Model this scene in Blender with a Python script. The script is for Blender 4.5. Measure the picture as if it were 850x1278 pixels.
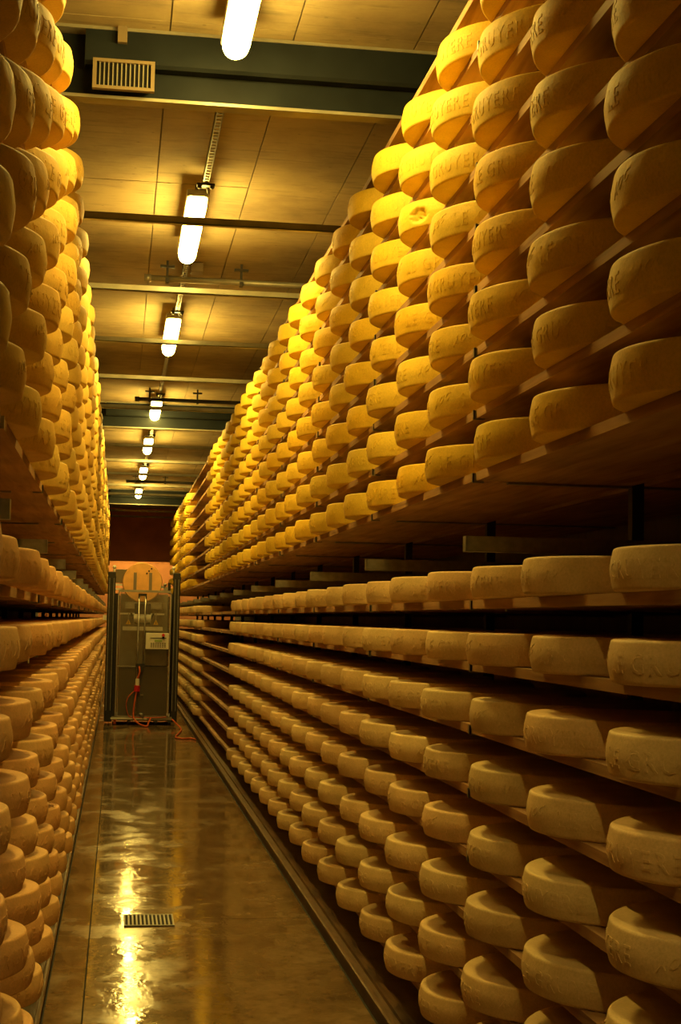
import bpy, math, random
import numpy as np
from mathutils import Vector, Matrix, noise
for o in list(bpy.data.objects): bpy.data.objects.remove(o)
random.seed(7); R_ = random.Random(11)
SC = bpy.context.scene; COL = SC.collection
PI = math.pi
EYE = 1.53                                   # eye height, floor is z=0

# ------------------------------------------------------------------ camera
F_PX, YAW, PITCH_, ROLL = 1861.3, 0.1464, 0.0730, -0.0199
cy_, sy_ = math.cos(YAW), math.sin(YAW)
FWD = Vector((sy_*math.cos(PITCH_), cy_*math.cos(PITCH_), math.sin(PITCH_)))
r0 = Vector((cy_, -sy_, 0)); u0 = r0.cross(FWD)
RGT = r0*math.cos(ROLL) - u0*math.sin(ROLL)
UPV = u0*math.cos(ROLL) + r0*math.sin(ROLL)
cam = bpy.data.cameras.new('camera'); camo = bpy.data.objects.new('camera', cam); COL.objects.link(camo)
cam.sensor_fit = 'HORIZONTAL'; cam.sensor_width = 24.0; cam.lens = F_PX/850*24.0
cam.clip_start = .05; cam.clip_end = 200
cam.dof.use_dof = False
camo.matrix_world = Matrix(((RGT.x, UPV.x, -FWD.x, 0), (RGT.y, UPV.y, -FWD.y, 0), (RGT.z, UPV.z, -FWD.z, EYE), (0, 0, 0, 1)))
SC.camera = camo
def project(p):
    d = Vector(p) - Vector((0, 0, EYE)); z = d.dot(FWD)
    return 425 + F_PX*d.dot(RGT)/z, 639 - F_PX*d.dot(UPV)/z, z

# ------------------------------------------------------------------ world, exposure, lamp strength
w = bpy.data.worlds.new('world'); SC.world = w; w.use_nodes = True
w.node_tree.nodes['Background'].inputs[0].default_value = (0, 0, 0, 1)
w.node_tree.nodes['Background'].inputs[1].default_value = 0
SC.view_settings.view_transform = 'Standard'; SC.view_settings.look = 'None'
SC.view_settings.exposure = 0.0; SC.view_settings.gamma = 1.0; SC.view_settings.use_curve_mapping = False
LAMP_STRENGTH = 94.0
LAMP_COLOR = (1.0, .69, .13, 1)
SC.render.film_transparent = False

# ------------------------------------------------------------------ helpers
class MB:
    def __init__(s): s.v = []; s.f = []; s.c = []
    def add(s, v, f, c=None):
        n = len(s.v); s.v += [tuple(p) for p in v]; s.f += [tuple(i+n for i in q) for q in f]
        if c is not None: s.c += [c]*len(v)
        return s
    def box(s, x0, x1, y0, y1, z0, z1, rot=None, piv=None):
        v = [(x, y, z) for z in (z0, z1) for y in (y0, y1) for x in (x0, x1)]
        if rot is not None:
            p = Vector(piv) if piv else Vector(((x0+x1)/2, (y0+y1)/2, (z0+z1)/2))
            v = [tuple(rot @ (Vector(a)-p) + p) for a in v]
        return s.add(v, [(0, 2, 3, 1), (4, 5, 7, 6), (0, 1, 5, 4), (2, 6, 7, 3), (0, 4, 6, 2), (1, 3, 7, 5)])
    def tube(s, pts, r, n=8, cap=True):
        pts = [Vector(p) for p in pts]; rings = []
        for i, p in enumerate(pts):
            d = (pts[min(i+1, len(pts)-1)] - pts[max(i-1, 0)]).normalized()
            a = d.cross(Vector((0, 0, 1)))
            if a.length < .05: a = d.cross(Vector((1, 0, 0)))
            a.normalize(); b = d.cross(a)
            rr = r[i] if isinstance(r, (list, tuple)) else r
            rings.append([p + a*rr*math.cos(2*PI*k/n) + b*rr*math.sin(2*PI*k/n) for k in range(n)])
        v = [q for g in rings for q in g]; f = []
        for i in range(len(pts)-1):
            for k in range(n):
                f.append((i*n+k, i*n+(k+1) % n, (i+1)*n+(k+1) % n, (i+1)*n+k))
        if cap: f += [tuple(reversed(range(n))), tuple(range((len(pts)-1)*n, len(pts)*n))]
        return s.add(v, f)
    def prism(s, poly, axis, a0, a1):
        """poly: 2-D points in the plane normal to axis"""
        n = len(poly)
        def P(q, a): return {'x': (a, q[0], q[1]), 'y': (q[0], a, q[1]), 'z': (q[0], q[1], a)}[axis]
        v = [P(q, a0) for q in poly] + [P(q, a1) for q in poly]
        f = [(k, (k+1) % n, n+(k+1) % n, n+k) for k in range(n)] + [tuple(reversed(range(n))), tuple(range(n, 2*n))]
        return s.add(v, f)
    def sphere(s, c, r, n=12, m=8, sc=(1, 1, 1)):
        v = []; f = []
        for i in range(m+1):
            t = PI*i/m
            for k in range(n):
                a = 2*PI*k/n
                v.append((c[0]+sc[0]*r*math.sin(t)*math.cos(a), c[1]+sc[1]*r*math.sin(t)*math.sin(a), c[2]+sc[2]*r*math.cos(t)))
        for i in range(m):
            for k in range(n): f.append((i*n+k, (i+1)*n+k, (i+1)*n+(k+1) % n, i*n+(k+1) % n))
        return s.add(v, f)
    def mesh(s, name, mat=None, smooth=False, fix=True):
        me = bpy.data.meshes.new(name); me.from_pydata(s.v, [], s.f)
        if s.c:
            at = me.color_attributes.new('tone', 'FLOAT_COLOR', 'POINT')
            at.data.foreach_set('color', np.array(s.c, dtype=np.float32).ravel())
        if smooth: me.polygons.foreach_set('use_smooth', [True]*len(me.polygons))
        if mat: me.materials.append(mat)
        me.update()
        if fix:
            import bmesh
            bm = bmesh.new(); bm.from_mesh(me); bmesh.ops.recalc_face_normals(bm, faces=bm.faces); bm.to_mesh(me); bm.free()
        return me
    def build(s, name, mat, parent=None, smooth=False, loc=None, bevel=0, fix=True):
        return link(name, s.mesh(name, mat, smooth, fix), parent, loc, bevel)
def link(name, me, parent=None, loc=None, bevel=0):
    o = bpy.data.objects.new(name, me); COL.objects.link(o)
    if parent is not None: o.parent = parent
    if loc: o.location = loc
    if bevel:
        b = o.modifiers.new('bevel', 'BEVEL'); b.width = bevel; b.segments = 2; b.limit_method = 'ANGLE'
    return o
def empty(name, loc=(0, 0, 0), rz=0):
    o = bpy.data.objects.new(name, None); COL.objects.link(o); o.location = loc; o.rotation_euler.z = rz
    o.empty_display_size = .1
    return o
def tag(o, label=None, cat=None, group=None, kind=None):
    if label: o['label'] = label
    if cat: o['category'] = cat
    if group: o['group'] = group
    if kind: o['kind'] = kind
    return o

# ------------------------------------------------------------------ materials
def new_mat(name):
    m = bpy.data.materials.new(name); m.use_nodes = True; nt = m.node_tree
    return m, nt, nt.nodes['Principled BSDF']
def N(nt, t, **kw):
    n = nt.nodes.new(t)
    for k, v in kw.items():
        if k in n.inputs: n.inputs[k].default_value = v
        else: setattr(n, k, v)
    return n
def coords(nt, scale=(1, 1, 1), world=False):
    mp = N(nt, 'ShaderNodeMapping'); mp.inputs['Scale'].default_value = scale
    if world:
        g = N(nt, 'ShaderNodeNewGeometry'); nt.links.new(g.outputs['Position'], mp.inputs[0])
    else:
        g = N(nt, 'ShaderNodeTexCoord'); nt.links.new(g.outputs['Object'], mp.inputs[0])
    return mp
def ramp(nt, src, stops):
    r = N(nt, 'ShaderNodeValToRGB'); e = r.color_ramp.elements
    while len(e) < len(stops): e.new(.5)
    for el, (p, c) in zip(e, stops):
        el.position = p; el.color = (c, c, c, 1) if not isinstance(c, tuple) else (*c, 1)
    nt.links.new(src, r.inputs[0]); return r
def mixc(nt, a, b, fac, mode='MULTIPLY'):
    m = N(nt, 'ShaderNodeMix', data_type='RGBA', blend_type=mode)
    for s, x in ((0, fac), (6, a), (7, b)):
        if hasattr(x, 'links') or hasattr(x, 'is_linked'): nt.links.new(x, m.inputs[s])
        else: m.inputs[s].default_value = x if s == 0 else (*x, 1)
    return m.outputs[2]
def simple(name, col, rough=.5, metal=0, noise_s=0, noise_a=.25, bump=0, scale=(1, 1, 1), world=False):
    m, nt, b = new_mat(name)
    b.inputs['Roughness'].default_value = rough; b.inputs['Metallic'].default_value = metal
    b.inputs['Base Color'].default_value = (*col, 1)
    if noise_s:
        mp = coords(nt, scale, world); t = N(nt, 'ShaderNodeTexNoise', Scale=noise_s, Detail=5.0)
        nt.links.new(mp.outputs[0], t.inputs[0])
        r = ramp(nt, t.outputs[0], [(.3, 1-noise_a), (.7, 1.0)])
        nt.links.new(mixc(nt, col, r.outputs[0], 1.0), b.inputs['Base Color'])
        if bump:
            bp = N(nt, 'ShaderNodeBump', Strength=bump, Distance=.01); nt.links.new(t.outputs[0], bp.inputs['Height'])
            nt.links.new(bp.outputs[0], b.inputs['Normal'])
    return m
def cheese_mat(name, by_attr):
    m, nt, b = new_mat(name)
    if by_attr:
        src = N(nt, 'ShaderNodeAttribute', attribute_name='tone').outputs['Color']; mp = coords(nt, (1, 1, 1), True)
    else:
        src = N(nt, 'ShaderNodeObjectInfo').outputs['Color']; mp = coords(nt)
    t1 = N(nt, 'ShaderNodeTexNoise', Scale=9.0, Detail=4.0); nt.links.new(mp.outputs[0], t1.inputs[0])
    r1 = ramp(nt, t1.outputs[0], [(.3, (.80, .77, .70)), (.65, (1.0, 1.0, 1.0))])
    t2 = N(nt, 'ShaderNodeTexNoise', Scale=160.0, Detail=4.0); nt.links.new(mp.outputs[0], t2.inputs[0])
    r2 = ramp(nt, t2.outputs[0], [(.35, .84), (.6, 1.0)])
    c = mixc(nt, src, r1.outputs[0], .8); c = mixc(nt, c, r2.outputs[0], .7)
    nt.links.new(c, b.inputs['Base Color'])
    b.inputs['Roughness'].default_value = .62; b.inputs['Specular IOR Level'].default_value = .25
    t3 = N(nt, 'ShaderNodeTexNoise', Scale=28.0, Detail=6.0, Roughness=.6); nt.links.new(mp.outputs[0], t3.inputs[0])
    bp = N(nt, 'ShaderNodeBump', Strength=.35, Distance=.006); nt.links.new(t3.outputs[0], bp.inputs['Height'])
    bp2 = N(nt, 'ShaderNodeBump', Strength=.3, Distance=.0012); nt.links.new(t2.outputs[0], bp2.inputs['Height'])
    nt.links.new(bp.outputs[0], bp2.inputs['Normal']); nt.links.new(bp2.outputs[0], b.inputs['Normal'])
    return m
M_CHEESE = cheese_mat('cheese_rind', False); M_CHEESE_S = cheese_mat('cheese_rind_many', True)
def wood_mat():
    m, nt, b = new_mat('spruce_board')
    mp = coords(nt, (9, .7, 14), True)
    t = N(nt, 'ShaderNodeTexNoise', Scale=3.0, Detail=6.0, Distortion=.6); nt.links.new(mp.outputs[0], t.inputs[0])
    r = ramp(nt, t.outputs[0], [(.25, (.26, .12, .045)), (.5, (.44, .24, .10)), (.75, (.56, .34, .15))])
    mp2 = coords(nt, (1, 1, 1), True); t2 = N(nt, 'ShaderNodeTexNoise', Scale=2.2, Detail=3.0); nt.links.new(mp2.outputs[0], t2.inputs[0])
    r2 = ramp(nt, t2.outputs[0], [(.35, .62), (.65, 1.0)])
    c = mixc(nt, r.outputs[0], r2.outputs[0], .8)
    nt.links.new(c, b.inputs['Base Color']); b.inputs['Roughness'].default_value = .75
    bp = N(nt, 'ShaderNodeBump', Strength=.3, Distance=.003); nt.links.new(t.outputs[0], bp.inputs['Height']); nt.links.new(bp.outputs[0], b.inputs['Normal'])
    return m
M_WOOD = wood_mat()
def concrete_mat(name, col, dark):
    m, nt, b = new_mat(name); mp = coords(nt, (1, 1, 1), True)
    t = N(nt, 'ShaderNodeTexNoise', Scale=1.6, Detail=8.0, Roughness=.62); nt.links.new(mp.outputs[0], t.inputs[0])
    r = ramp(nt, t.outputs[0], [(.3, dark), (.62, col)])
    mp2 = coords(nt, (.7, 5.0, 1), True)
    t2 = N(nt, 'ShaderNodeTexNoise', Scale=4.0, Detail=6.0, Roughness=.7); nt.links.new(mp2.outputs[0], t2.inputs[0])
    r2 = ramp(nt, t2.outputs[0], [(.32, .60), (.47, 1.0)])
    v = N(nt, 'ShaderNodeTexVoronoi', Scale=9.0); nt.links.new(mp.outputs[0], v.inputs[0])
    r3 = ramp(nt, v.outputs['Distance'], [(.05, .45), (.10, 1.0)])
    c = mixc(nt, r.outputs[0], r2.outputs[0], .75); c = mixc(nt, c, r3.outputs[0], .5)
    nt.links.new(c, b.inputs['Base Color']); b.inputs['Roughness'].default_value = .85
    bp = N(nt, 'ShaderNodeBump', Strength=.3, Distance=.006); nt.links.new(t2.outputs[0], bp.inputs['Height']); nt.links.new(bp.outputs[0], b.inputs['Normal'])
    return m
M_CEIL = concrete_mat('concrete_ceiling', (.34, .265, .135), (.17, .12, .06))
M_WALL = concrete_mat('concrete_wall', (.30, .25, .18), (.18, .15, .10))
def floor_mat():
    m, nt, b = new_mat('wet_floor'); mp = coords(nt, (1, .8, 1), True)
    t = N(nt, 'ShaderNodeTexNoise', Scale=2.6, Detail=10.0, Roughness=.68, Distortion=.25); nt.links.new(mp.outputs[0], t.inputs[0])
    base = ramp(nt, t.outputs[0], [(.3, (.12, .075, .037)), (.5, (.20, .132, .068)), (.7, (.29, .20, .11))])
    rgh = ramp(nt, t.outputs[0], [(.40, .035), (.50, .08), (.60, .21)])
    t2 = N(nt, 'ShaderNodeTexNoise', Scale=14.0, Detail=6.0); nt.links.new(mp.outputs[0], t2.inputs[0])
    r2 = ramp(nt, t2.outputs[0], [(.3, .6), (.55, 1.0)])
    nt.links.new(mixc(nt, base.outputs[0], r2.outputs[0], .8), b.inputs['Base Color'])
    nt.links.new(rgh.outputs[0], b.inputs['Roughness'])
    b.inputs['Specular IOR Level'].default_value = .32; b.inputs['IOR'].default_value = 1.45
    mp3 = coords(nt, (.8, 1.6, 1), True)
    t3 = N(nt, 'ShaderNodeTexNoise', Scale=7.0, Detail=5.0, Roughness=.6); nt.links.new(mp3.outputs[0], t3.inputs[0])
    bp0 = N(nt, 'ShaderNodeBump', Strength=.16, Distance=.004); nt.links.new(t3.outputs[0], bp0.inputs['Height'])
    t4 = N(nt, 'ShaderNodeTexNoise', Scale=34.0, Detail=3.0); nt.links.new(mp.outputs[0], t4.inputs[0])
    t5 = N(nt, 'ShaderNodeTexNoise', Scale=1.9, Detail=4.0); nt.links.new(mp.outputs[0], t5.inputs[0])
    r5 = ramp(nt, t5.outputs[0], [(.47, .02), (.58, .30)])
    bp = N(nt, 'ShaderNodeBump', Distance=.003); nt.links.new(r5.outputs[0], bp.inputs['Strength']); nt.links.new(t4.outputs[0], bp.inputs['Height'])
    nt.links.new(bp0.outputs[0], bp.inputs['Normal'])
    nt.links.new(bp.outputs[0], b.inputs['Normal'])
    return m
M_FLOOR = floor_mat()
M_STEEL = simple('galvanised_steel', (.30, .28, .23), .42, .7, 40, .3)
M_DARKSTEEL = simple('dark_steel', (.035, .030, .025), .5, .3, 30, .3)
M_BLUE = simple('blue_grey_paint', (.014, .018, .021), .55, .1, 6, .35, world=True)
M_BLUE.node_tree.nodes['Principled BSDF'].inputs['Specular IOR Level'].default_value = .12
M_FLANGE = simple('grey_paint', (.30, .28, .22), .4, .3, 8, .35, world=True)
M_GRILLE = simple('cream_grille', (.17, .125, .07), .5)
M_BLACK = simple('black_void', (.008, .008, .008), .8)
M_RAIL = simple('rail_wood', (.20, .11, .05), .38, .1, 12, .5, .3, (6, .6, 1), True)
M_RED = simple('red_brown_wall', (.72, .26, .12), .8, 0, 3, .3, world=True)
M_PINK = simple('salmon_wall', (.55, .22, .11), .8, 0, 2.5, .3, world=True)
M_BODY = simple('lamp_body', (.35, .33, .28), .45)
M_STAINLESS = simple('stainless', (.48, .46, .40), .32, .8, 5, .3, .05, (1, 1, 12))
M_WHITEP = simple('white_plastic', (.75, .72, .60), .4)
M_YEL = simple('warning_yellow', (.85, .50, .02), .5)
M_REDB = simple('red_button', (.60, .02, .01), .35)
M_ORC = simple('orange_cable_and_reflection', (.60, .11, .02), .5)
M_DISP = simple('green_display', (.30, .42, .12), .3)
M_STRAP = simple('grey_strap', (.22, .17, .12), .6)
m, nt, b = new_mat('lamp_diffuser'); M_LAMP = m
b.inputs['Base Color'].default_value = (.8, .8, .8, 1)
b.inputs['Emission Color'].default_value = LAMP_COLOR; b.inputs['Emission Strength'].default_value = LAMP_STRENGTH
m, nt, b = new_mat('lamp_tube'); M_TUBE = m
b.inputs['Emission Color'].default_value = (1, .71, .17, 1); b.inputs['Emission Strength'].default_value = LAMP_STRENGTH*2.15
m, nt, b = new_mat('dirty_plexiglass'); M_PLEXI = m
b.inputs['Base Color'].default_value = (.36, .28, .17, 1); b.inputs['Roughness'].default_value = .2
b.inputs['Alpha'].default_value = .2

# ------------------------------------------------------------------ setting
ZC = EYE + 2.50                # ceiling underside
Y0, Y1 = -7.0, 39.0
XL, XR = -1.75, 2.62
fl = MB(); fl.box(XL-.2, XR+.2, Y0, 41.2, -.25, -.03); floor = tag(fl.build('floor', M_BLACK), kind='structure')
ys = [-7.0, -2.9, 2.45, 7.76, 13.08, 18.4, 23.7, 29.0, 34.3, 41.2]
for i in range(len(ys)-1):
    for (xa, xb) in ((-.235, -.092), (-.086, 1.022)):
        q = MB(); q.box(xa, xb, ys[i]+.003, ys[i+1]-.003, -.04, 0); q.build('floor_slab', M_FLOOR, floor)
for (xa, xb) in ((XL-.2, -.29), (1.17, XR+.2)):
    q = MB(); q.box(xa, xb, Y0, 41.2, -.04, -.004); q.build('floor_slab', M_WALL, floor)
# rails along both racks
q = MB(); q.prism([(1.05, -.03), (1.05, .030), (1.056, .034), (1.088, .034), (1.092, .024), (1.098, .024), (1.102, .036), (1.135, .036), (1.14, .03), (1.14, .008), (1.17, .008), (1.17, -.03)], 'y', Y0, 33.6)
tag(q.build('trim_1', M_RAIL), kind='structure')
q = MB(); q.prism([(-.245, -.03), (-.245, .012), (-.252, .016), (-.262, .016), (-.266, .004), (-.29, .004), (-.29, -.03)], 'y', Y0, 33.6)
tag(q.build('trim_2', M_RAIL), kind='structure')
# ceiling in cast panels
cb = MB(); cb.box(XL-.2, XR+.2, Y0, 41.2, ZC+.012, ZC+.3); ceil = tag(cb.build('ceiling', M_WALL), kind='structure')
xs = [XL-.2] + [.145 + .53*k for k in range(-4, 5) if XL < .145+.53*k < XR] + [XR+.2]
yj = [6.15 + 2.35*k for k in range(-5, 15)]; yj = [Y0] + [y for y in yj if Y0 < y < 41] + [41.2]
for i in range(len(yj)-1):
    for j in range(len(xs)-1):
        q = MB(); dz = R_.uniform(-.0015, .0015)
        q.box(xs[j]+.003, xs[j+1]-.003, yj[i]+.003, yj[i+1]-.003, ZC+dz, ZC+.012)
        q.build('ceiling_panel', M_CEIL, ceil)
q = MB(); q.box(XL-.2, XL, Y0, 33.8, 0, ZC); tag(q.build('wall_left', M_WALL), kind='structure')
q = MB(); q.box(XR, XR+.2, Y0, 33.8, 0, ZC); tag(q.build('wall_right', M_WALL), kind='structure')
q = MB(); q.box(XL-.2, XR+.2, Y0-.2, Y0, 0, ZC); tag(q.build('wall_front', M_WALL), kind='structure')
q = MB(); q.box(XL-.2, XR+.2, 34.6, 34.85, EYE+1.28, ZC); tag(q.build('wall_back', M_RED), kind='structure')
wf = MB(); wf.box(XL-1.2, XR+1.2, 41.0, 41.2, 0, ZC); wf = tag(wf.build('wall_far', M_RED), kind='structure')
for k in range(6):
    for j in range(4):
        q = MB(); q.box(-1.9+k*.72+.004, -1.18+k*.72-.004, 40.97, 41.0, j*1.0+.004, (j+1)*1.0-.004)
        q.build('wall_panel', M_PINK, wf)
# thin steel channels across the ceiling
for y in (-1.3, .6, 2.5, 4.4, 8.25, 10.05, 11.97, 13.85, 15.83, 19.4, 21.33, 23.27, 25.3, 27.15, 31.4, 33.2):
    q = MB(); z = EYE+2.195
    q.box(XL, XR, y-.02, y+.02, z, z+.006); q.box(XL, XR, y-.02, y-.016, z, z+.04); q.box(XL, XR, y+.016, y+.02, z, z+.04)
    tag(q.build('trim_3', M_FLANGE), kind='structure')
# deep beams with a duct housing and a grille
for n, y in enumerate((-4.9, 6.33, 17.52, 29.5)):
    bm_ = empty('trim_4', (0, y, 0)); tag(bm_, kind='structure')
    q = MB(); q.box(XL, XR, -.040, .040, EYE+2.20, EYE+2.214); q.box(XL, XR, -.075, .075, EYE+2.486, EYE+2.50)
    q.build('flange', M_FLANGE, bm_)
    q = MB(); q.box(XL, XR, .0, .012, EYE+2.214, EYE+2.486); q.build('web', M_BLUE, bm_)
    q = MB(); q.prism([(-.07, EYE+2.499), (-.07, EYE+2.35), (-.06, EYE+2.335), (-.01, EYE+2.335), (-.01, EYE+2.499)], 'x', -.21, XR)
    q.build('duct_housing', M_BLUE, bm_)
    if n != 1: continue
    g = MB(); x0, x1, z0, z1, ya, yb = -.175, .085, EYE+2.222, EYE+2.352, -.10, -.075
    g.box(x0, x1, ya, yb, z0, z0+.014); g.box(x0, x1, ya, yb, z1-.014, z1); g.box(x0, x0+.016, ya, yb, z0+.014, z1-.014); g.box(x1-.016, x1, ya, yb, z0+.014, z1-.014)
    g = g.build('grille_frame', M_GRILLE, bm_)
    q = MB(); q.box(x0+.016, x1-.016, yb-.008, yb-.002, z0+.014, z1-.014); q.build('grille_back', M_BLACK, bm_)
    for k in range(12):
        xk = x0+.03+k*(x1-x0-.06)/11
        q = MB(); q.box(xk-.0025, xk+.0025, ya+.006, yb-.009, z0+.012, z1-.012); q.build('grille_slat', M_FLANGE, g)
    q = MB(); q.box(x0+.02, x1-.02, yb, -.01, z0+.02, z1-.02); q.build('grille_duct', M_BLUE, bm_)
    q = MB(); q.box(-.075, -.035, -.095, -.068, EYE+2.43, EYE+2.50); q.build('hanger', M_GRILLE, bm_)

# ------------------------------------------------------------------ lamps, strut rails, pipes
LAMPS = [(5.37, .41), (9.0, .375), (12.5, .37), (17.07, .355), (20.64, .34), (24.6, .34), (28.6, .32)]
ORD = ['nearest of the row', 'second nearest of the row', 'third from the front', 'fourth from the front', 'fifth from the front', 'second from the far end', 'smallest, at the far end']
LL = 1.37
def lamp_profile(w, h, n=9):
    return [(w*math.cos(PI+PI*k/n)*1.0, -h*math.sin(PI*k/n)**.6) for k in range(n+1)]
for i, (y, x) in enumerate(LAMPS):
    t = empty('ceiling_lamp', (x, y, EYE+2.375))
    vis = i
    lab = 'glowing tubular ceiling lamp over the wet aisle, ' + ORD[vis]
    tag(t, lab, 'lamp', 'tubular lamps down the middle of the ceiling')
    q = MB(); q.box(-.062, .062, -LL/2, LL/2, .0, .045); q.build('lamp_body', M_BODY, t, bevel=.008)
    q = MB(); pts = []
    ns = 15; prof = [(math.cos(PI*k/10), math.sin(PI*k/10)) for k in range(11)]
    v = []; f = []
    yy = [-LL/2, -LL/2+.012, -LL/2+.04, -LL/2+.09, LL/2-.09, LL/2-.04, LL/2-.012, LL/2]
    sc = [.70, .84, .95, 1, 1, .95, .84, .70]
    for a, s_ in zip(yy, sc):
        for c_, sn in prof: v.append((.058*s_*c_, a, -.072*s_*(sn**.7 if sn > 0 else 0)))
    for a in range(len(yy)-1):
        for k in range(10): f.append((a*11+k, a*11+k+1, (a+1)*11+k+1, (a+1)*11+k))
    f += [tuple(range(11)), tuple(reversed(range((len(yy)-1)*11, len(yy)*11)))]
    q.add(v, f); q.build('lamp_diffuser', M_LAMP, t, smooth=False)
    for s_ in (-1, 1):
        q = MB(); q.box(-.008, .008, s_*.5-.008, s_*.5+.008, .045, .125); q.build('hanger', M_STEEL, t)
# two hooded tube lamps behind the viewpoint: deep side shades keep their light off the upper shelves
for i, y in enumerate((1.5, -2.3)):
    t = empty('hooded_lamp', (.41, y, EYE+2.16))
    tag(t, 'deep hooded tube lamp over the aisle, %s' % ['just behind the camera', 'farther behind the camera'][i], 'lamp')
    q = MB(); q.box(-.085, .085, -.70, .70, .20, .206); q.box(-.085, -.081, -.70, .70, -.093, .20); q.box(.081, .085, -.70, .70, -.093, .20)
    q.box(-.085, .085, -.704, -.70, -.093, .206); q.box(-.085, .085, .70, .704, -.093, .206); q.build('hood', M_DARKSTEEL, t)
    q = MB(); q.tube([(0, -.66, .17), (0, .66, .17)], .017, 10); q.build('tube', M_TUBE, t)
    for s_ in (-.5, .5):
        q = MB(); q.box(-.008, .008, s_-.008, s_+.008, .206, .34); q.build('hanger', M_STEEL, t)
# perforated strut rails carrying cable between the lamps
for i in range(len(LAMPS)-1):
    ya = LAMPS[i][0]+LL/2+.12; yb = LAMPS[i+1][0]-LL/2+.25
    x = (LAMPS[i][1]+LAMPS[i+1][1])/2+.02
    t = empty('strut_rail', (x, ya, EYE+2.42))
    tag(t, 'perforated metal strut rail under the ceiling, behind lamp %s' % ['one', 'two', 'three', 'four', 'five', 'six'][i], 'rail', 'strut rails between the ceiling lamps')
    L = yb-ya; q = MB(); npf = int(L/.05)
    q.box(-.02, -.012, 0, L, 0, .004); q.box(.012, .02, 0, L, 0, .004)
    q.box(-.02, -.017, 0, L, 0, .03); q.box(.017, .02, 0, L, 0, .03)
    for k in range(npf+1): q.box(-.012, .012, k*.05, k*.05+.018, 0, .004)
    q.build('rail', M_STEEL, t)
    for k in (.25, .85):
        q = MB(); q.box(-.006, .006, L*k-.006, L*k+.006, .03, .08); q.build('threaded_rod', M_STEEL, t)
    q = MB(); q.box(-.05, .05, L*.85-.02, L*.85+.02, -.012, 0); q.sphere((-.035, L*.85, -.015), .014, 8, 5); q.sphere((.035, L*.85, -.015), .014, 8, 5); q.build('clamp', M_DARKSTEEL, t)
    q = MB(); q.tube([(.0, L-.35, .02), (.02, L-.25, -.02), (-.01, L-.12, -.05), (0, L+.0, -.05)], .007, 6); q.build('cable', M_DARKSTEEL, t, smooth=True)
    if i in (1, 3):
        q = MB(); q.box(.04, .13, L*.25, L*.25+.12, .01, .075); q.build('junction_box', M_GRILLE, t, bevel=.006)
for i, (y, xa) in enumerate(((10.39, .14), (16.28, .14), (26.3, .10))):
    t = empty('water_pipe', (0, y, EYE+2.37))
    tag(t, ['metal pipe clamped crosswise under the ceiling behind the second lamp', 'dark pipe clamped crosswise under the ceiling just before the fourth lamp', 'thin pipe clamped crosswise under the ceiling near the far end'][i], 'pipe')
    q = MB(); q.tube([(xa-.02, 0, 0), (XR, 0, 0)], .021, 10); q.tube([(xa-.03, 0, 0), (xa+.02, 0, 0)], .028, 10); q.build('pipe', M_FLANGE if i == 0 else M_DARKSTEEL, t, smooth=True)
    q = MB(); q.tube([(xa+.05, .05, .02), (XR, .05, .02)], .010, 8); q.build('conduit', M_STEEL, t, smooth=True)
    for xk in (xa+.13, xa+.65, xa+1.4):
        q = MB(); q.box(xk-.008, xk+.008, -.008, .008, .0, .13); q.box(xk-.05, xk+.05, -.02, .02, .08, .095); q.box(xk-.012, xk+.012, -.03, .03, -.03, .0); q.build('clamp', M_DARKSTEEL, t)

# unseen lamps added behind the dark red lintel to brighten the salmon wall
for yl in (37.0, 39.6):
  t = empty('added_passage_lamp', (.45, yl, EYE+2.2)); tag(t, 'unseen lamp added to light the salmon wall, %s the dark red lintel' % ('just behind' if yl < 38 else 'well beyond'), 'lamp')
  q = MB(); q.box(-1.0, 1.0, -.06, .06, 0, .05); q.build('lamp_body', M_BODY, t)
  q = MB(); q.box(-.98, .98, -.05, .05, -.05, 0); q.build('lamp_diffuser', M_LAMP, t)
  q = MB(); q.box(-.9, -.88, -.01, .01, .05, .30); q.box(.88, .9, -.01, .01, .05, .30); q.build('hanger', M_STEEL, t)

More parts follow.
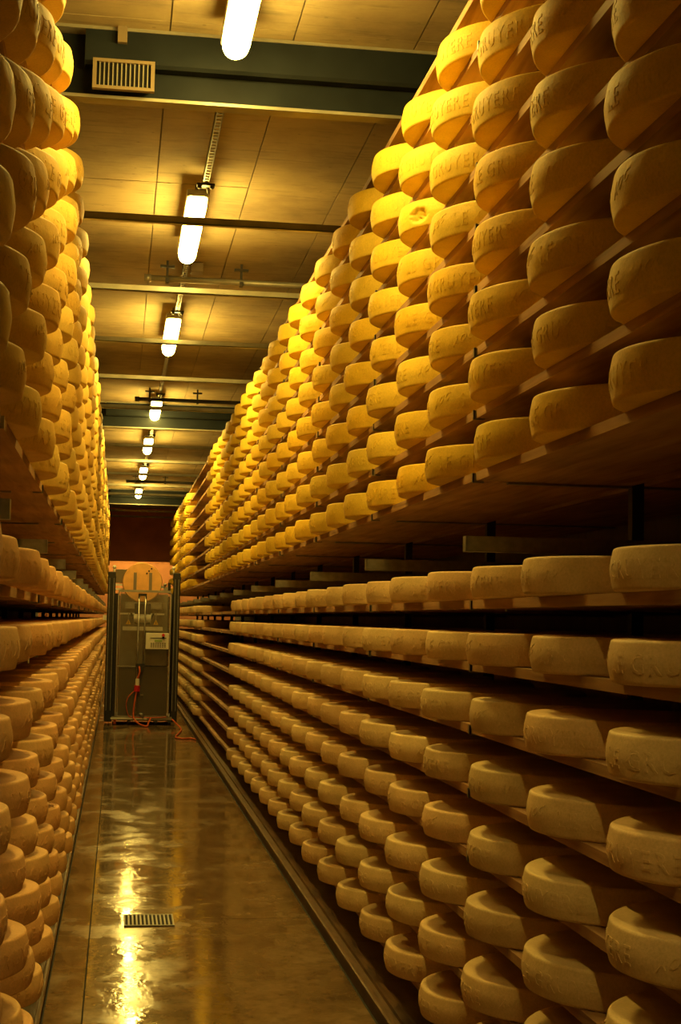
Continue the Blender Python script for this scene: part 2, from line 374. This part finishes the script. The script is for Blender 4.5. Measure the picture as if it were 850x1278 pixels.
# ------------------------------------------------------------------ racks
PITCH = .65; BAY = 1.95; RW = .285; HW = .095
ZL = [EYE-1.3183+.1993*r for r in range(8)]
ZU = [EYE+.4888+.2055*r for r in range(9)]
BT = .028
def side_x(side, x): return x if side > 0 else .831-x
def add_rack(side, yb0, nb, label):
    t = empty('cheese_rack', (side_x(side, 1.66), yb0, 0)); tag(t, label, 'rack', 'tall wooden cheese racks beside the aisle')
    ox = t.location.x
    sx = lambda a, b: tuple(sorted((side_x(side, a)-ox, side_x(side, b)-ox)))
    def xb(a, b): return sx(a, b)
    x0, x1 = xb(1.13, 1.655)
    bme = []
    for k in range(3):
        rr = random.Random(k+5)
        q = MB(); q.box(x0, x1, .006, BAY-.006, -BT, 0); bme.append(q.mesh('shelf_board', M_WOOD))
    xbk = xb(1.70, 2.27); backs = MB(); arms_far = MB()
    x2 = xb(1.24, 2.27)
    q = MB(); q.box(x2[0], x2[1], -.012, .012, -BT-.007, -BT)
    fx = sx(1.122, 1.128); q.box(fx[0], fx[1], -.009, .009, -BT-.002, -.002)
    fx = sx(1.122, 1.16); q.box(fx[0], fx[1], -.009, -.006, -BT-.006, -.004)
    ame = q.mesh('shelf_arm', M_STEEL)
    for z in ZL+ZU:
        for k in range(nb):
            o = link('shelf_board', bme[(k*7+int(z*100)) % 3], t, (R_.uniform(-.004, .004), k*BAY, z))
            o.rotation_euler.x = R_.uniform(-.0006, .0006)
            backs.box(xbk[0], xbk[1], k*BAY+.006, (k+1)*BAY-.006, z-BT, z)
    for z in ZL+ZU:
        for k in range(nb): link('shelf_arm', ame, t, (0, k*BAY, z))
    tag(backs.build('back_board', M_WOOD, t, fix=False), kind='stuff')
    xp = sx(1.657, 1.697); xc = sx(1.10, 2.27); cx = sx(1.10, 1.106)
    q = MB(); q.box(xp[0], xp[1], -.02, .02, 0, EYE+2.19); pme = q.mesh('rack_post', M_DARKSTEEL)
    q = MB(); zc = EYE+.232; q.box(xc[0], xc[1], -.022, .022, zc, zc+.004); q.box(xc[0], xc[1], -.022, -.018, zc, zc+.05); q.box(xc[0], xc[1], .018, .022, zc, zc+.05)
    q.box(cx[0], cx[1], -.022, .022, zc, zc+.05)
    cme = q.mesh('cross_beam', M_STEEL)
    for k in range(nb+1):
        link('rack_post', pme, t, (0, k*BAY, 0)); link('cross_beam', cme, t, (0, k*BAY, 0))
    return t
YBR = 4.7015-2*BAY; YBL = 5.68-3*BAY
add_rack(1, YBR, 16, 'tall wooden cheese rack filling the right side of the aisle')
add_rack(-1, YBL, 17, 'tall wooden cheese rack along the left edge of the photo')

# ------------------------------------------------------------------ cheese wheels
PROF = [(.250, 0), (.2695, 0), (.2715, .0), (.2758, .0022), (.2778, .0065), (.2786, .0105), (.2832, .034), (.2850, .053), (.2832, .072), (.2786, .0955), (.2778, .0995), (.2758, .1038), (.2715, .106), (.2695, .106), (.250, .106)]
PROF = [(r, z*.095/.106) for r, z in PROF]
def r_at(z):
    for (a, za), (b_, zb) in zip(PROF[:-1], PROF[1:]):
        if za <= z <= zb: return a+(b_-a)*(z-za)/(zb-za)
    return .27
def text_faces(txt, size, shear=0):
    cu = bpy.data.curves.new('t', 'FONT'); cu.body = txt; cu.size = size; cu.extrude = .0022; cu.resolution_u = 2
    cu.space_character = 1.25; cu.shear = shear; cu.offset = .0006
    o = bpy.data.objects.new('t', cu); COL.objects.link(o)
    dg = bpy.context.evaluated_depsgraph_get(); me = bpy.data.meshes.new_from_object(o.evaluated_get(dg))
    v = [tuple(p.co) for p in me.vertices]; f = [tuple(p.vertices) for p in me.polygons]
    bpy.data.objects.remove(o); bpy.data.curves.remove(cu); bpy.data.meshes.remove(me)
    xm = [p[0] for p in v]; return v, f, min(xm), max(xm)
TXT = text_faces('LE GRUYERE', .058); TXT2 = text_faces('AOC', .034, .4)
def wheel_mesh(name, seg, mat, seed=0, text=False, rings=None, dent=False, rot=0):
    rr = random.Random(seed); ph = [rr.uniform(0, 6.28) for _ in range(4)]; am = [rr.uniform(.0005, .0022) for _ in range(4)]
    P = PROF if rings is None else rings
    if dent:
        P = [(r_at(z*.095/24) if 0 < z < 24 else .27, z*.095/24) for z in range(25)]
    q = MB(); v = []; f = []; n = len(P)
    for i, (r, z) in enumerate(P):
        for k in range(seg):
            a = 2*PI*k/seg
            d = sum(am[j]*math.sin((j+2)*a+ph[j]) for j in range(4))
            rad = r+d
            if dent:
                da = (a-3.70)*r; dz = z-.040
                e = (da/.046)**2+(dz/.026)**2+.35*noise.noise(Vector((a*20, z*90, 1)))
                if e < 1: rad -= .026*(1-e)**.5*(.6+.9*abs(noise.noise(Vector((a*45, z*160, 3)))))
            zz = z + (.0012*math.sin(2*a+ph[0]) if z > .05 else 0)
            v.append((rad*math.cos(a), rad*math.sin(a), zz))
    for i in range(n-1):
        for k in range(seg): f.append((i*seg+k, i*seg+(k+1) % seg, (i+1)*seg+(k+1) % seg, (i+1)*seg+k))
    b0 = len(v); v += [(0, 0, 0.0), (0, 0, P[-1][1]-.0015)]
    for k in range(seg):
        f.append((b0, (k+1) % seg, k)); f.append((b0+1, (n-1)*seg+k, (n-1)*seg+(k+1) % seg))
    q.add(v, f)
    if text:
        off = rr.uniform(0, 6.28)
        for j in range(3):
            for (tv, tf, xa, xb_), st, zb in ((TXT, 0, .025), (TXT2, .455, .030)):
                vv = []
                for (x, y, z) in tv:
                    a = off+rot+j*2*PI/3+(x-xa+st)/.285; zz = zb+y
                    if st: zz += (x-xa)*.25
                    R = r_at(min(max(zz, 0), .095))+sum(am[m_]*math.sin((m_+2)*a+ph[m_]) for m_ in range(4))-.0004+(z if z > 0 else -.002)*.65
                    vv.append((R*math.cos(a), R*math.sin(a), zz))
                q.add(vv, tf)
    me = q.mesh(name, mat, smooth=True, fix=False)
    # letters stay flat-shaded
    nb = len(f)
    if text:
        fl_ = [i < nb for i in range(len(me.polygons))]; me.polygons.foreach_set('use_smooth', fl_)
    return me
W_NEAR = [wheel_mesh('cheese_wheel', 80, M_CHEESE, s, True) for s in range(5)]
W_DENT = wheel_mesh('cheese_wheel', 200, M_CHEESE, 3, dent=True)
MIDP = [PROF[i] for i in (0, 2, 4, 5, 7, 9, 10, 12, 14)]
LOWP = [(.272, 0), (.2845, .02), (.2845, .076), (.272, .095)]
def templ(seg, P):
    v = []; f = []; n = len(P)
    for r, z in P:
        for k in range(seg): v.append((r*math.cos(2*PI*k/seg), r*math.sin(2*PI*k/seg), z))
    for i in range(n-1):
        for k in range(seg): f.append((i*seg+k, i*seg+(k+1) % seg, (i+1)*seg+(k+1) % seg, (i+1)*seg+k))
    f += [tuple(reversed(range(seg))), tuple(range((n-1)*seg, n*seg))]
    return np.array(v), f
UPH = 1.15                      # the upper shelves hold a slightly taller batch
T_MID = templ(36, MIDP); T_LOW = templ(16, LOWP)
ORDC = ['one', 'two', 'three', 'four', 'five', 'six', 'seven', 'eight']
ORDW = ['first', 'second', 'third', 'fourth', 'fifth', 'sixth', 'seventh', 'eighth', 'ninth', 'tenth', 'eleventh', 'twelfth', 'thirteenth', 'fourteenth', 'fifteenth', 'sixteenth', 'seventeenth', 'eighteenth', 'nineteenth', 'twentieth']
TONE = {(1, 0): (.82, .60, .30), (1, 1): (.84, .57, .06), (-1, 0): (.92, .56, .25), (-1, 1): (.78, .52, .12)}
def present(side, blk, row, y):
    if side > 0:
        if blk == 0: return y < 14.45 or (20.3 < y < 32.0)
        return y < 18.9 or (24.2 - (1.2 if row < 2 else 0) < y < 32.0)
    return y < 32.7
wheels = []
for side in (1, -1):
    ybase = 3.0765 if side > 0 else YBL+.325
    for blk, zs in ((0, ZL), (1, ZU[:8])):
        for row, z in enumerate(zs):
            for c in range(-3, 52):
                y = ybase+c*PITCH
                if y < -1.0 or not present(side, blk, row, y): continue
                jx = R_.uniform(-.009, .009); jy = R_.uniform(-.016, .016)
                x = side_x(side, 1.331)+jx; yy = y+jy
                tn = TONE[(side, blk)]; b_ = R_.uniform(.88, 1.06); h_ = R_.uniform(-.03, .03)
                col = (tn[0]*b_, (tn[1]+h_)*b_, (tn[2]+h_*.6)*b_)
                px, py, d = project((x-side*RW*.9, yy-.1*0, z+.05)); inf = -8 < px < 846 and -40 < py < 1300 and y > 2.9
                # visible share: step to the next wheel along the row times height, more for those seen from above or below
                area = 0
                if inf:
                    lat = abs(x-side*RW-0.0)
                    area = (F_PX*lat*PITCH/d**2)*(F_PX*(HW+.25*abs(z+.05-EYE)/d)/d)
                wheels.append(dict(side=side, blk=blk, row=row, z=z, x=x, y=yy, col=col, area=area, inf=inf, c=c, px=px))
rank = sorted([w_ for w_ in wheels if w_['inf']], key=lambda a: -a['area'])[:300]
ids = set(id(w_) for w_ in rank)
rows = {}
for w_ in rank: rows.setdefault((w_['side'], w_['blk'], w_['row']), []).append(w_)
for key, ws in rows.items():
    side, blk, row = key
    ws.sort(key=lambda a: a['y'])
    sn = 'right' if side > 0 else 'left'; bn = 'upper' if blk else 'lower'
    for i, w_ in enumerate(ws):
        dent = side > 0 and blk == 1 and row == 5 and w_['c'] == 4
        o = link('round_cheese', W_DENT if dent else W_NEAR[R_.randrange(5)], None, (w_['x'], w_['y'], w_['z']+.0006))
        o.rotation_euler.z = 0 if dent else R_.uniform(0, 6.28)
        o.color = (*w_['col'], 1)
        if blk: o.scale.z = UPH
        colr = {(1, 0): 'pale yellow', (1, 1): 'golden', (-1, 0): 'orange-brown', (-1, 1): 'ochre'}[(side, blk)]
        if dent: lab = 'golden cheese wheel with a crumbled hole in its rim, on the upper right shelves'
        else: lab = "%s cheese wheel on %s %s shelves, row %s from below, %s from %s edge" % (colr, bn, sn, ORDC[row], ORDW[i], sn)
        tag(o, lab, 'cheese', 'cheese wheels on the %s shelves of the %s rack' % (bn, sn))
sv = []; sf = []; sc_ = []; base = 0
def add_st(T, x, y, z, col, sz):
    global base
    v, f = T; sv.append(v*np.array([1, 1, sz])+np.array([x, y, z])); sf.extend([tuple(i+base for i in q) for q in f]); sc_.append(np.tile(np.array([*col, 1.0]), (len(v), 1))); base += len(v)
for w_ in wheels:
    if id(w_) not in ids: add_st(T_MID, w_['x'], w_['y'], w_['z']+.0006, w_['col'], UPH if w_['blk'] else 1)
    add_st(T_LOW, side_x(w_['side'], 1.985), w_['y'], w_['z']+.0006, w_['col'], UPH if w_['blk'] else 1)
me = bpy.data.meshes.new('cheese_wheels'); me.from_pydata(np.concatenate(sv).tolist(), [], sf)
at = me.color_attributes.new('tone', 'FLOAT_COLOR', 'POINT'); at.data.foreach_set('color', np.concatenate(sc_).astype(np.float32).ravel())
me.materials.append(M_CHEESE_S); me.polygons.foreach_set('use_smooth', [len(p.vertices) == 4 for p in me.polygons]); me.update()
tag(link('receding_cheeses', me), 'hundreds of smaller cheese wheels receding along both racks to the far wall', 'cheese', kind='stuff')

# paper slips on the left rack
for i, (y, z) in enumerate(((5.02, ZL[6]), )):
    q = MB(); q.box(0, .002, -.018, .018, -.035, .02)
    tag(q.build('paper_slip', M_WHITEP, loc=(side_x(-1, 1.118), y, z)), 'small pale paper slip on a shelf edge near the left side', 'label')

# ------------------------------------------------------------------ floor drain
t = empty('floor_drain', (.20, 7.72, .0)); tag(t, 'rectangular slotted metal drain set in the wet floor', 'drain')
q = MB(); q.box(-.125, .125, -.14, .14, .0005, .003); q.build('drain_pan', M_BLACK, t)
q = MB(); q.box(-.125, .125, -.14, -.13, .0005, .007); q.box(-.125, .125, .13, .14, .0005, .007); q.box(-.125, -.117, -.13, .13, .0005, .007); q.box(.117, .125, -.13, .13, .0005, .007); q.build('drain_frame', M_STEEL, t)
q0 = MB(); q0.box(-.004, .004, -.13, .13, .003, .0065); bme = q0.mesh('drain_bar', M_STEEL)
for k in range(11): link('drain_bar', bme, t, (-.10+k*.02, 0, 0))

# ------------------------------------------------------------------ turning machine
YM = 21.5
t = empty('turning_machine', (.37, YM, 0)); tag(t, 'tall dark cheese turning machine with a clear front panel standing across the aisle end', 'machine')
Z = lambda z: EYE+z
def X(x): return x-.37
def part(name, mat, q, parent=None, **k): return q.build(name, mat, parent or t, **k)
q = MB(); q.box(X(-.05), X(.80), 0, .9, .075, .12); base = part('base_plate', M_STAINLESS, q)
q = MB(); q.box(X(-.06), X(.45), -.04, .0, .085, .105); part('step_plate', M_WHITEP, q)
for xx in (.0, .2, .58, .77):
    for yy in (.06, .8):
        q = MB(); q.tube([(X(xx)-.02, yy, .045), (X(xx)+.02, yy, .045)], .044, 12); part('wheel', M_ORC if xx == 0 else M_DARKSTEEL, q)  # orange on the left castors is a reflection put into their colour
        q = MB(); q.box(X(xx)-.03, X(xx)+.03, yy-.02, yy+.02, .06, .09); part('castor_fork', M_STEEL, q)
for s, xa, xb_ in ((0, -.155, -.045), (1, .775, .875)):
    q = MB(); q.box(X(xa), X(xb_), .05, .17, .04, Z(.64)); mast = part('mast', M_DARKSTEEL, q, bevel=.01)
    q = MB(); q.box(X(xa)+.02, X(xa)+.03, .035, .05, .2, Z(.55)); q.box(X(xb_)-.03, X(xb_)-.02, .035, .05, .2, Z(.55)); q.build('rail', M_STEEL, mast)
    q = MB(); q.tube([(X((xa+xb_)/2), .04, Z(.56)), (X((xa+xb_)/2), .18, Z(.56))], .06, 16); q.build('pulley', M_DARKSTEEL, mast)
    xc = xb_-.025 if s == 0 else xa+.0
    q = MB(); q.tube([(X(xc), .10, Z(.62)), (X(xc), .10, Z(.69))], .014, 8); q.sphere((X(xc), .10, Z(.71)), .028); q.build('ball_cap', M_WHITEP, mast, smooth=True)
    q = MB(); q.box(X(xa), X(xb_), .8, .9, .04, Z(.35)); part('mast', M_DARKSTEEL, q)
q = MB(); q.box(X(-.21), X(-.155), .07, .15, Z(-.05), Z(.02)); part('side_sensor', M_WHITEP, q)
# front panel: clear upper and lower panes in a thin frame
q = MB(); q.box(X(.0), X(.74), -.012, .012, Z(.352), Z(.385)); part('top_bar', M_STAINLESS, q)
q = MB()
for xa in (-.005, .735): q.box(X(xa), X(xa+.018), -.008, .008, .12, Z(.355))
q.box(X(0), X(.74), -.008, .008, .12, .135); q.box(X(.0), X(.30), -.009, -.001, Z(-.71), Z(-.69)); part('panel_frame', M_STAINLESS, q)
q = MB(); q.box(X(.012), X(.735), -.003, .003, Z(-.69), Z(.352)); part('pane', M_PLEXI, q)
q = MB(); q.box(X(.012), X(.735), -.003, .003, .135, Z(-.70)); part('pane', M_PLEXI, q)
q = MB(); q.box(X(.03), X(.72), .14, .80, .12, Z(-.70)); part('cabinet', M_BLUE, q)
q = MB(); q.box(X(.03), X(.72), .50, .80, Z(-.70), Z(.335)); part('cabinet', M_FLANGE, q)
q = MB(); q.box(X(-.04), X(.79), .82, .86, .008, .10); part('added_light_block', M_DARKSTEEL, q)  # plate added under the back to block pink light from the passage
q = MB(); q.box(X(-.044), X(-.006), .06, .80, .12, Z(.33)); part('side_plate', M_DARKSTEEL, q)
for xa in (.012, .715):
    q = MB(); q.box(X(xa), X(xa+.013), .0, .80, .12, Z(.30)); part('side_plate', M_DARKSTEEL, q)
for xr, z0 in ((.285, -1.38), (.375, -.66)):
    q = MB(); q.tube([(X(xr), -.03, Z(z0)), (X(xr)+.01, -.03, Z(.33))], .0115, 8); part('guide_rod', M_STAINLESS, q, smooth=True)
q = MB(); q.box(X(.28), X(.40), -.05, -.01, Z(.30), Z(.335)); q.box(X(.28), X(.295), -.05, -.01, Z(.26), Z(.30)); q.box(X(.385), X(.40), -.05, -.01, Z(.26), Z(.30)); part('rod_bracket', M_DARKSTEEL, q)
q = MB(); q.box(X(.27), X(.40), -.05, -.01, Z(-.70), Z(-.66)); q.box(X(.30), X(.37), -.055, -.01, Z(-.78), Z(-.70)); part('rod_bracket', M_DARKSTEEL, q)
q = MB(); q.box(X(.235), X(.465), .10, .20, Z(.04), Z(.195)); part('motor', M_BLACK, q, bevel=.01)
q = MB(); q.tube([(X(.225), .10, Z(-.02)), (X(.47), .10, Z(-.02))], .062, 20); part('roller', M_WHITEP, q, smooth=False)
q = MB(); q.box(X(.01), X(.66), .12, .14, Z(.035), Z(.058)); part('cross_rail', M_WHITEP, q)
q = MB(); q.box(X(.07), X(.64), .06, .10, Z(-.19), Z(-.135)); part('tray', M_WHITEP, q)
for sgn, xa in ((1, .15), (-1, .54)):
    q = MB(); q.prism([(X(xa)-.008, Z(.055)), (X(xa)+.008, Z(.055)), (X(xa)+.008+.0*sgn, Z(-.09)), (X(xa)-.008, Z(-.09))], 'y', .055, .07); part('lever', M_STAINLESS, q)
    q = MB(); q.prism([(X(xa)+sgn*.02, Z(.055)), (X(xa)+sgn*.05, Z(.055)), (X(xa)+sgn*.13, Z(-.10)), (X(xa)+sgn*.09, Z(-.10))], 'y', .07, .09); part('gripper_arm', M_DARKSTEEL, q)
    q = MB(); q.prism([(X(xa)-.038, Z(-.105)), (X(xa)+.038, Z(-.105)), (X(xa), Z(-.035))], 'y', .040, .046); tri = part('warning_sign', M_YEL, q)
    q = MB(); q.prism([(X(xa)-.005, Z(-.095)), (X(xa)+.005, Z(-.095)), (X(xa)+.002, Z(-.06)), (X(xa)-.002, Z(-.06))], 'y', .037, .040); q.build('warning_mark', M_BLACK, tri)
cp = MB(); cp.box(X(.40), X(.725), -.13, -.02, Z(-.45), Z(-.222)); cp = part('control_panel', M_WHITEP, cp, bevel=.006)
q = MB(); q.box(X(.46), X(.69), -.135, -.13, Z(-.295), Z(-.287)); q.build('groove', M_BLACK, cp)
q = MB(); q.box(X(.525), X(.63), -.135, -.13, Z(-.345), Z(-.315)); q.build('display', M_DISP, cp)
q = MB(); q.tube([(X(.645), -.13, Z(-.248)), (X(.645), -.165, Z(-.248))], .021, 14); q.build('emergency_button', M_REDB, cp)
q = MB(); q.box(X(.63), X(.66), -.15, -.13, Z(-.30), Z(-.27)); q.build('key_switch', M_BLACK, cp)
for j in range(3):
    for k in range(7):
        q = MB(); q.box(X(.47+k*.032), X(.49+k*.032), -.134, -.13, Z(-.375-j*.024), Z(-.36-j*.024)); q.build('key', M_GRILLE, cp)
q = MB(); q.tube([(X(.30), -.06, Z(-.97)), (X(.30), -.06, Z(-.87))], .03, 12); part('plug', M_WHITEP, q)
q = MB(); q.tube([(X(.295), -.06, Z(-1.05)), (X(.30), -.06, Z(-.965))], .042, 12); part('plug_collar', M_REDB, q)
q = MB(); q.box(X(.345), X(.39), -.02, -.004, Z(-1.115), Z(-1.09)); part('small_plate', M_GRILLE, q)
def bez(P, n=8):
    out = []
    P = [Vector(p) for p in P]; P = [P[0]]+P+[P[-1]]
    for i in range(1, len(P)-2):
        for k in range(n):
            u = k/n; a, b_, c, d = P[i-1], P[i], P[i+1], P[i+2]
            out.append(.5*((2*b_)+(c-a)*u+(2*a-5*b_+4*c-d)*u*u+(3*b_-a-3*c+d)*u**3))
    out.append(P[-2]); return out
q = MB(); q.tube(bez([(X(.30), -.06, Z(-.87)), (X(.33), -.07, Z(-.78)), (X(.32), -.05, Z(-.70))]), .013, 8); part('cable', M_ORC, q, smooth=True)
q = MB(); q.tube(bez([(X(.295), -.06, Z(-1.05)), (X(.27), -.09, Z(-1.2)), (X(.26), -.1, Z(-1.40)), (X(.33), -.2, .04), (X(.44), -.35, .012), (X(.47), -.2, .05), (X(.5), -.05, .10)]), .012, 8); part('cable', M_ORC, q, smooth=True)
q = MB(); q.tube(bez([(X(.28), -.06, Z(-1.03)), (X(.18), -.07, Z(-1.13)), (X(.155), -.07, Z(-1.26)), (X(.20), -.05, Z(-1.40)), (X(.3), -.03, .11), (X(.5), -.03, .11), (X(.72), -.03, .12)]), .007, 8); part('cable', M_ORC, q, smooth=True)
q = MB(); q.sphere((X(.37), -.05, .15), .03, 10, 6); q.tube([(X(.34), -.05, .17), (X(.40), -.05, .11)], .018, 8); part('valve', M_STAINLESS, q, smooth=True)
# bracket arms that hold the wheel upright
q = MB(); q.box(X(.10), X(.62), .205, .36, Z(.12), Z(.2145)); part('carrier', M_STAINLESS, q)
q = MB(); q.box(X(.64), X(.70), .15, .25, Z(.36), Z(.44)); q.box(X(.60), X(.66), .15, .2, Z(.42), Z(.455)); q.sphere((X(.66), .15, Z(.47)), .025); part('clamp', M_STAINLESS, q)
q = MB(); q.box(X(.70), X(.74), .1, .3, Z(.35), Z(.50)); part('clamp', M_DARKSTEEL, q)
q = MB(); q.box(X(-.05), X(.14), .45, .55, Z(.49), Z(.69)); part('electrical_box', M_GRILLE, q, bevel=.006)
q = MB(); q.box(X(-.05), X(.08), .35, .4, Z(.45), Z(.475)); q.box(X(-.05), X(.08), .35, .4, Z(.385), Z(.41)); part('bracket', M_WHITEP, q)
# cable lying on the floor
q = MB(); q.tube(bez([(.80, 21.3, .10), (.88, 21.1, .03), (.90, 20.6, .012), (.86, 20.1, .012), (.79, 19.5, .012), (.78, 19.2, .012), (.86, 19.05, .012), (.96, 19.1, .012), (1.01, 18.95, .012)], 10), .011, 8)
tag(q.build('power_cable', M_ORC, smooth=True), 'orange power cable looping over the wet floor beside the machine', 'cable')

# cheese wheel standing upright in the machine
o = link('round_cheese', wheel_mesh('cheese_wheel', 80, M_CHEESE, 9), None, (.335, YM+.20+.06, Z(.500)))
o.rotation_euler = (PI/2, 0, 0); o.location.y = YM+.30; o.color = (.92, .50, .17, 1)
tag(o, 'orange cheese wheel held upright on top of the machine, flat face towards us', 'cheese')
for xx in (-.105, .115):
    q = MB(); q.box(xx-.022, xx+.022, -.13, .14, HW+.0002, HW+.003); s_ = q.build('grey_strap', M_STRAP, o)
for (xx, zz) in ((.06, .13), (.09, .165), (.125, .20)):
    q = MB(); q.tube([(xx, zz, HW), (xx, zz, HW+.003)], .013, 8); q.build('stamp_mark', M_DARKSTEEL, o)
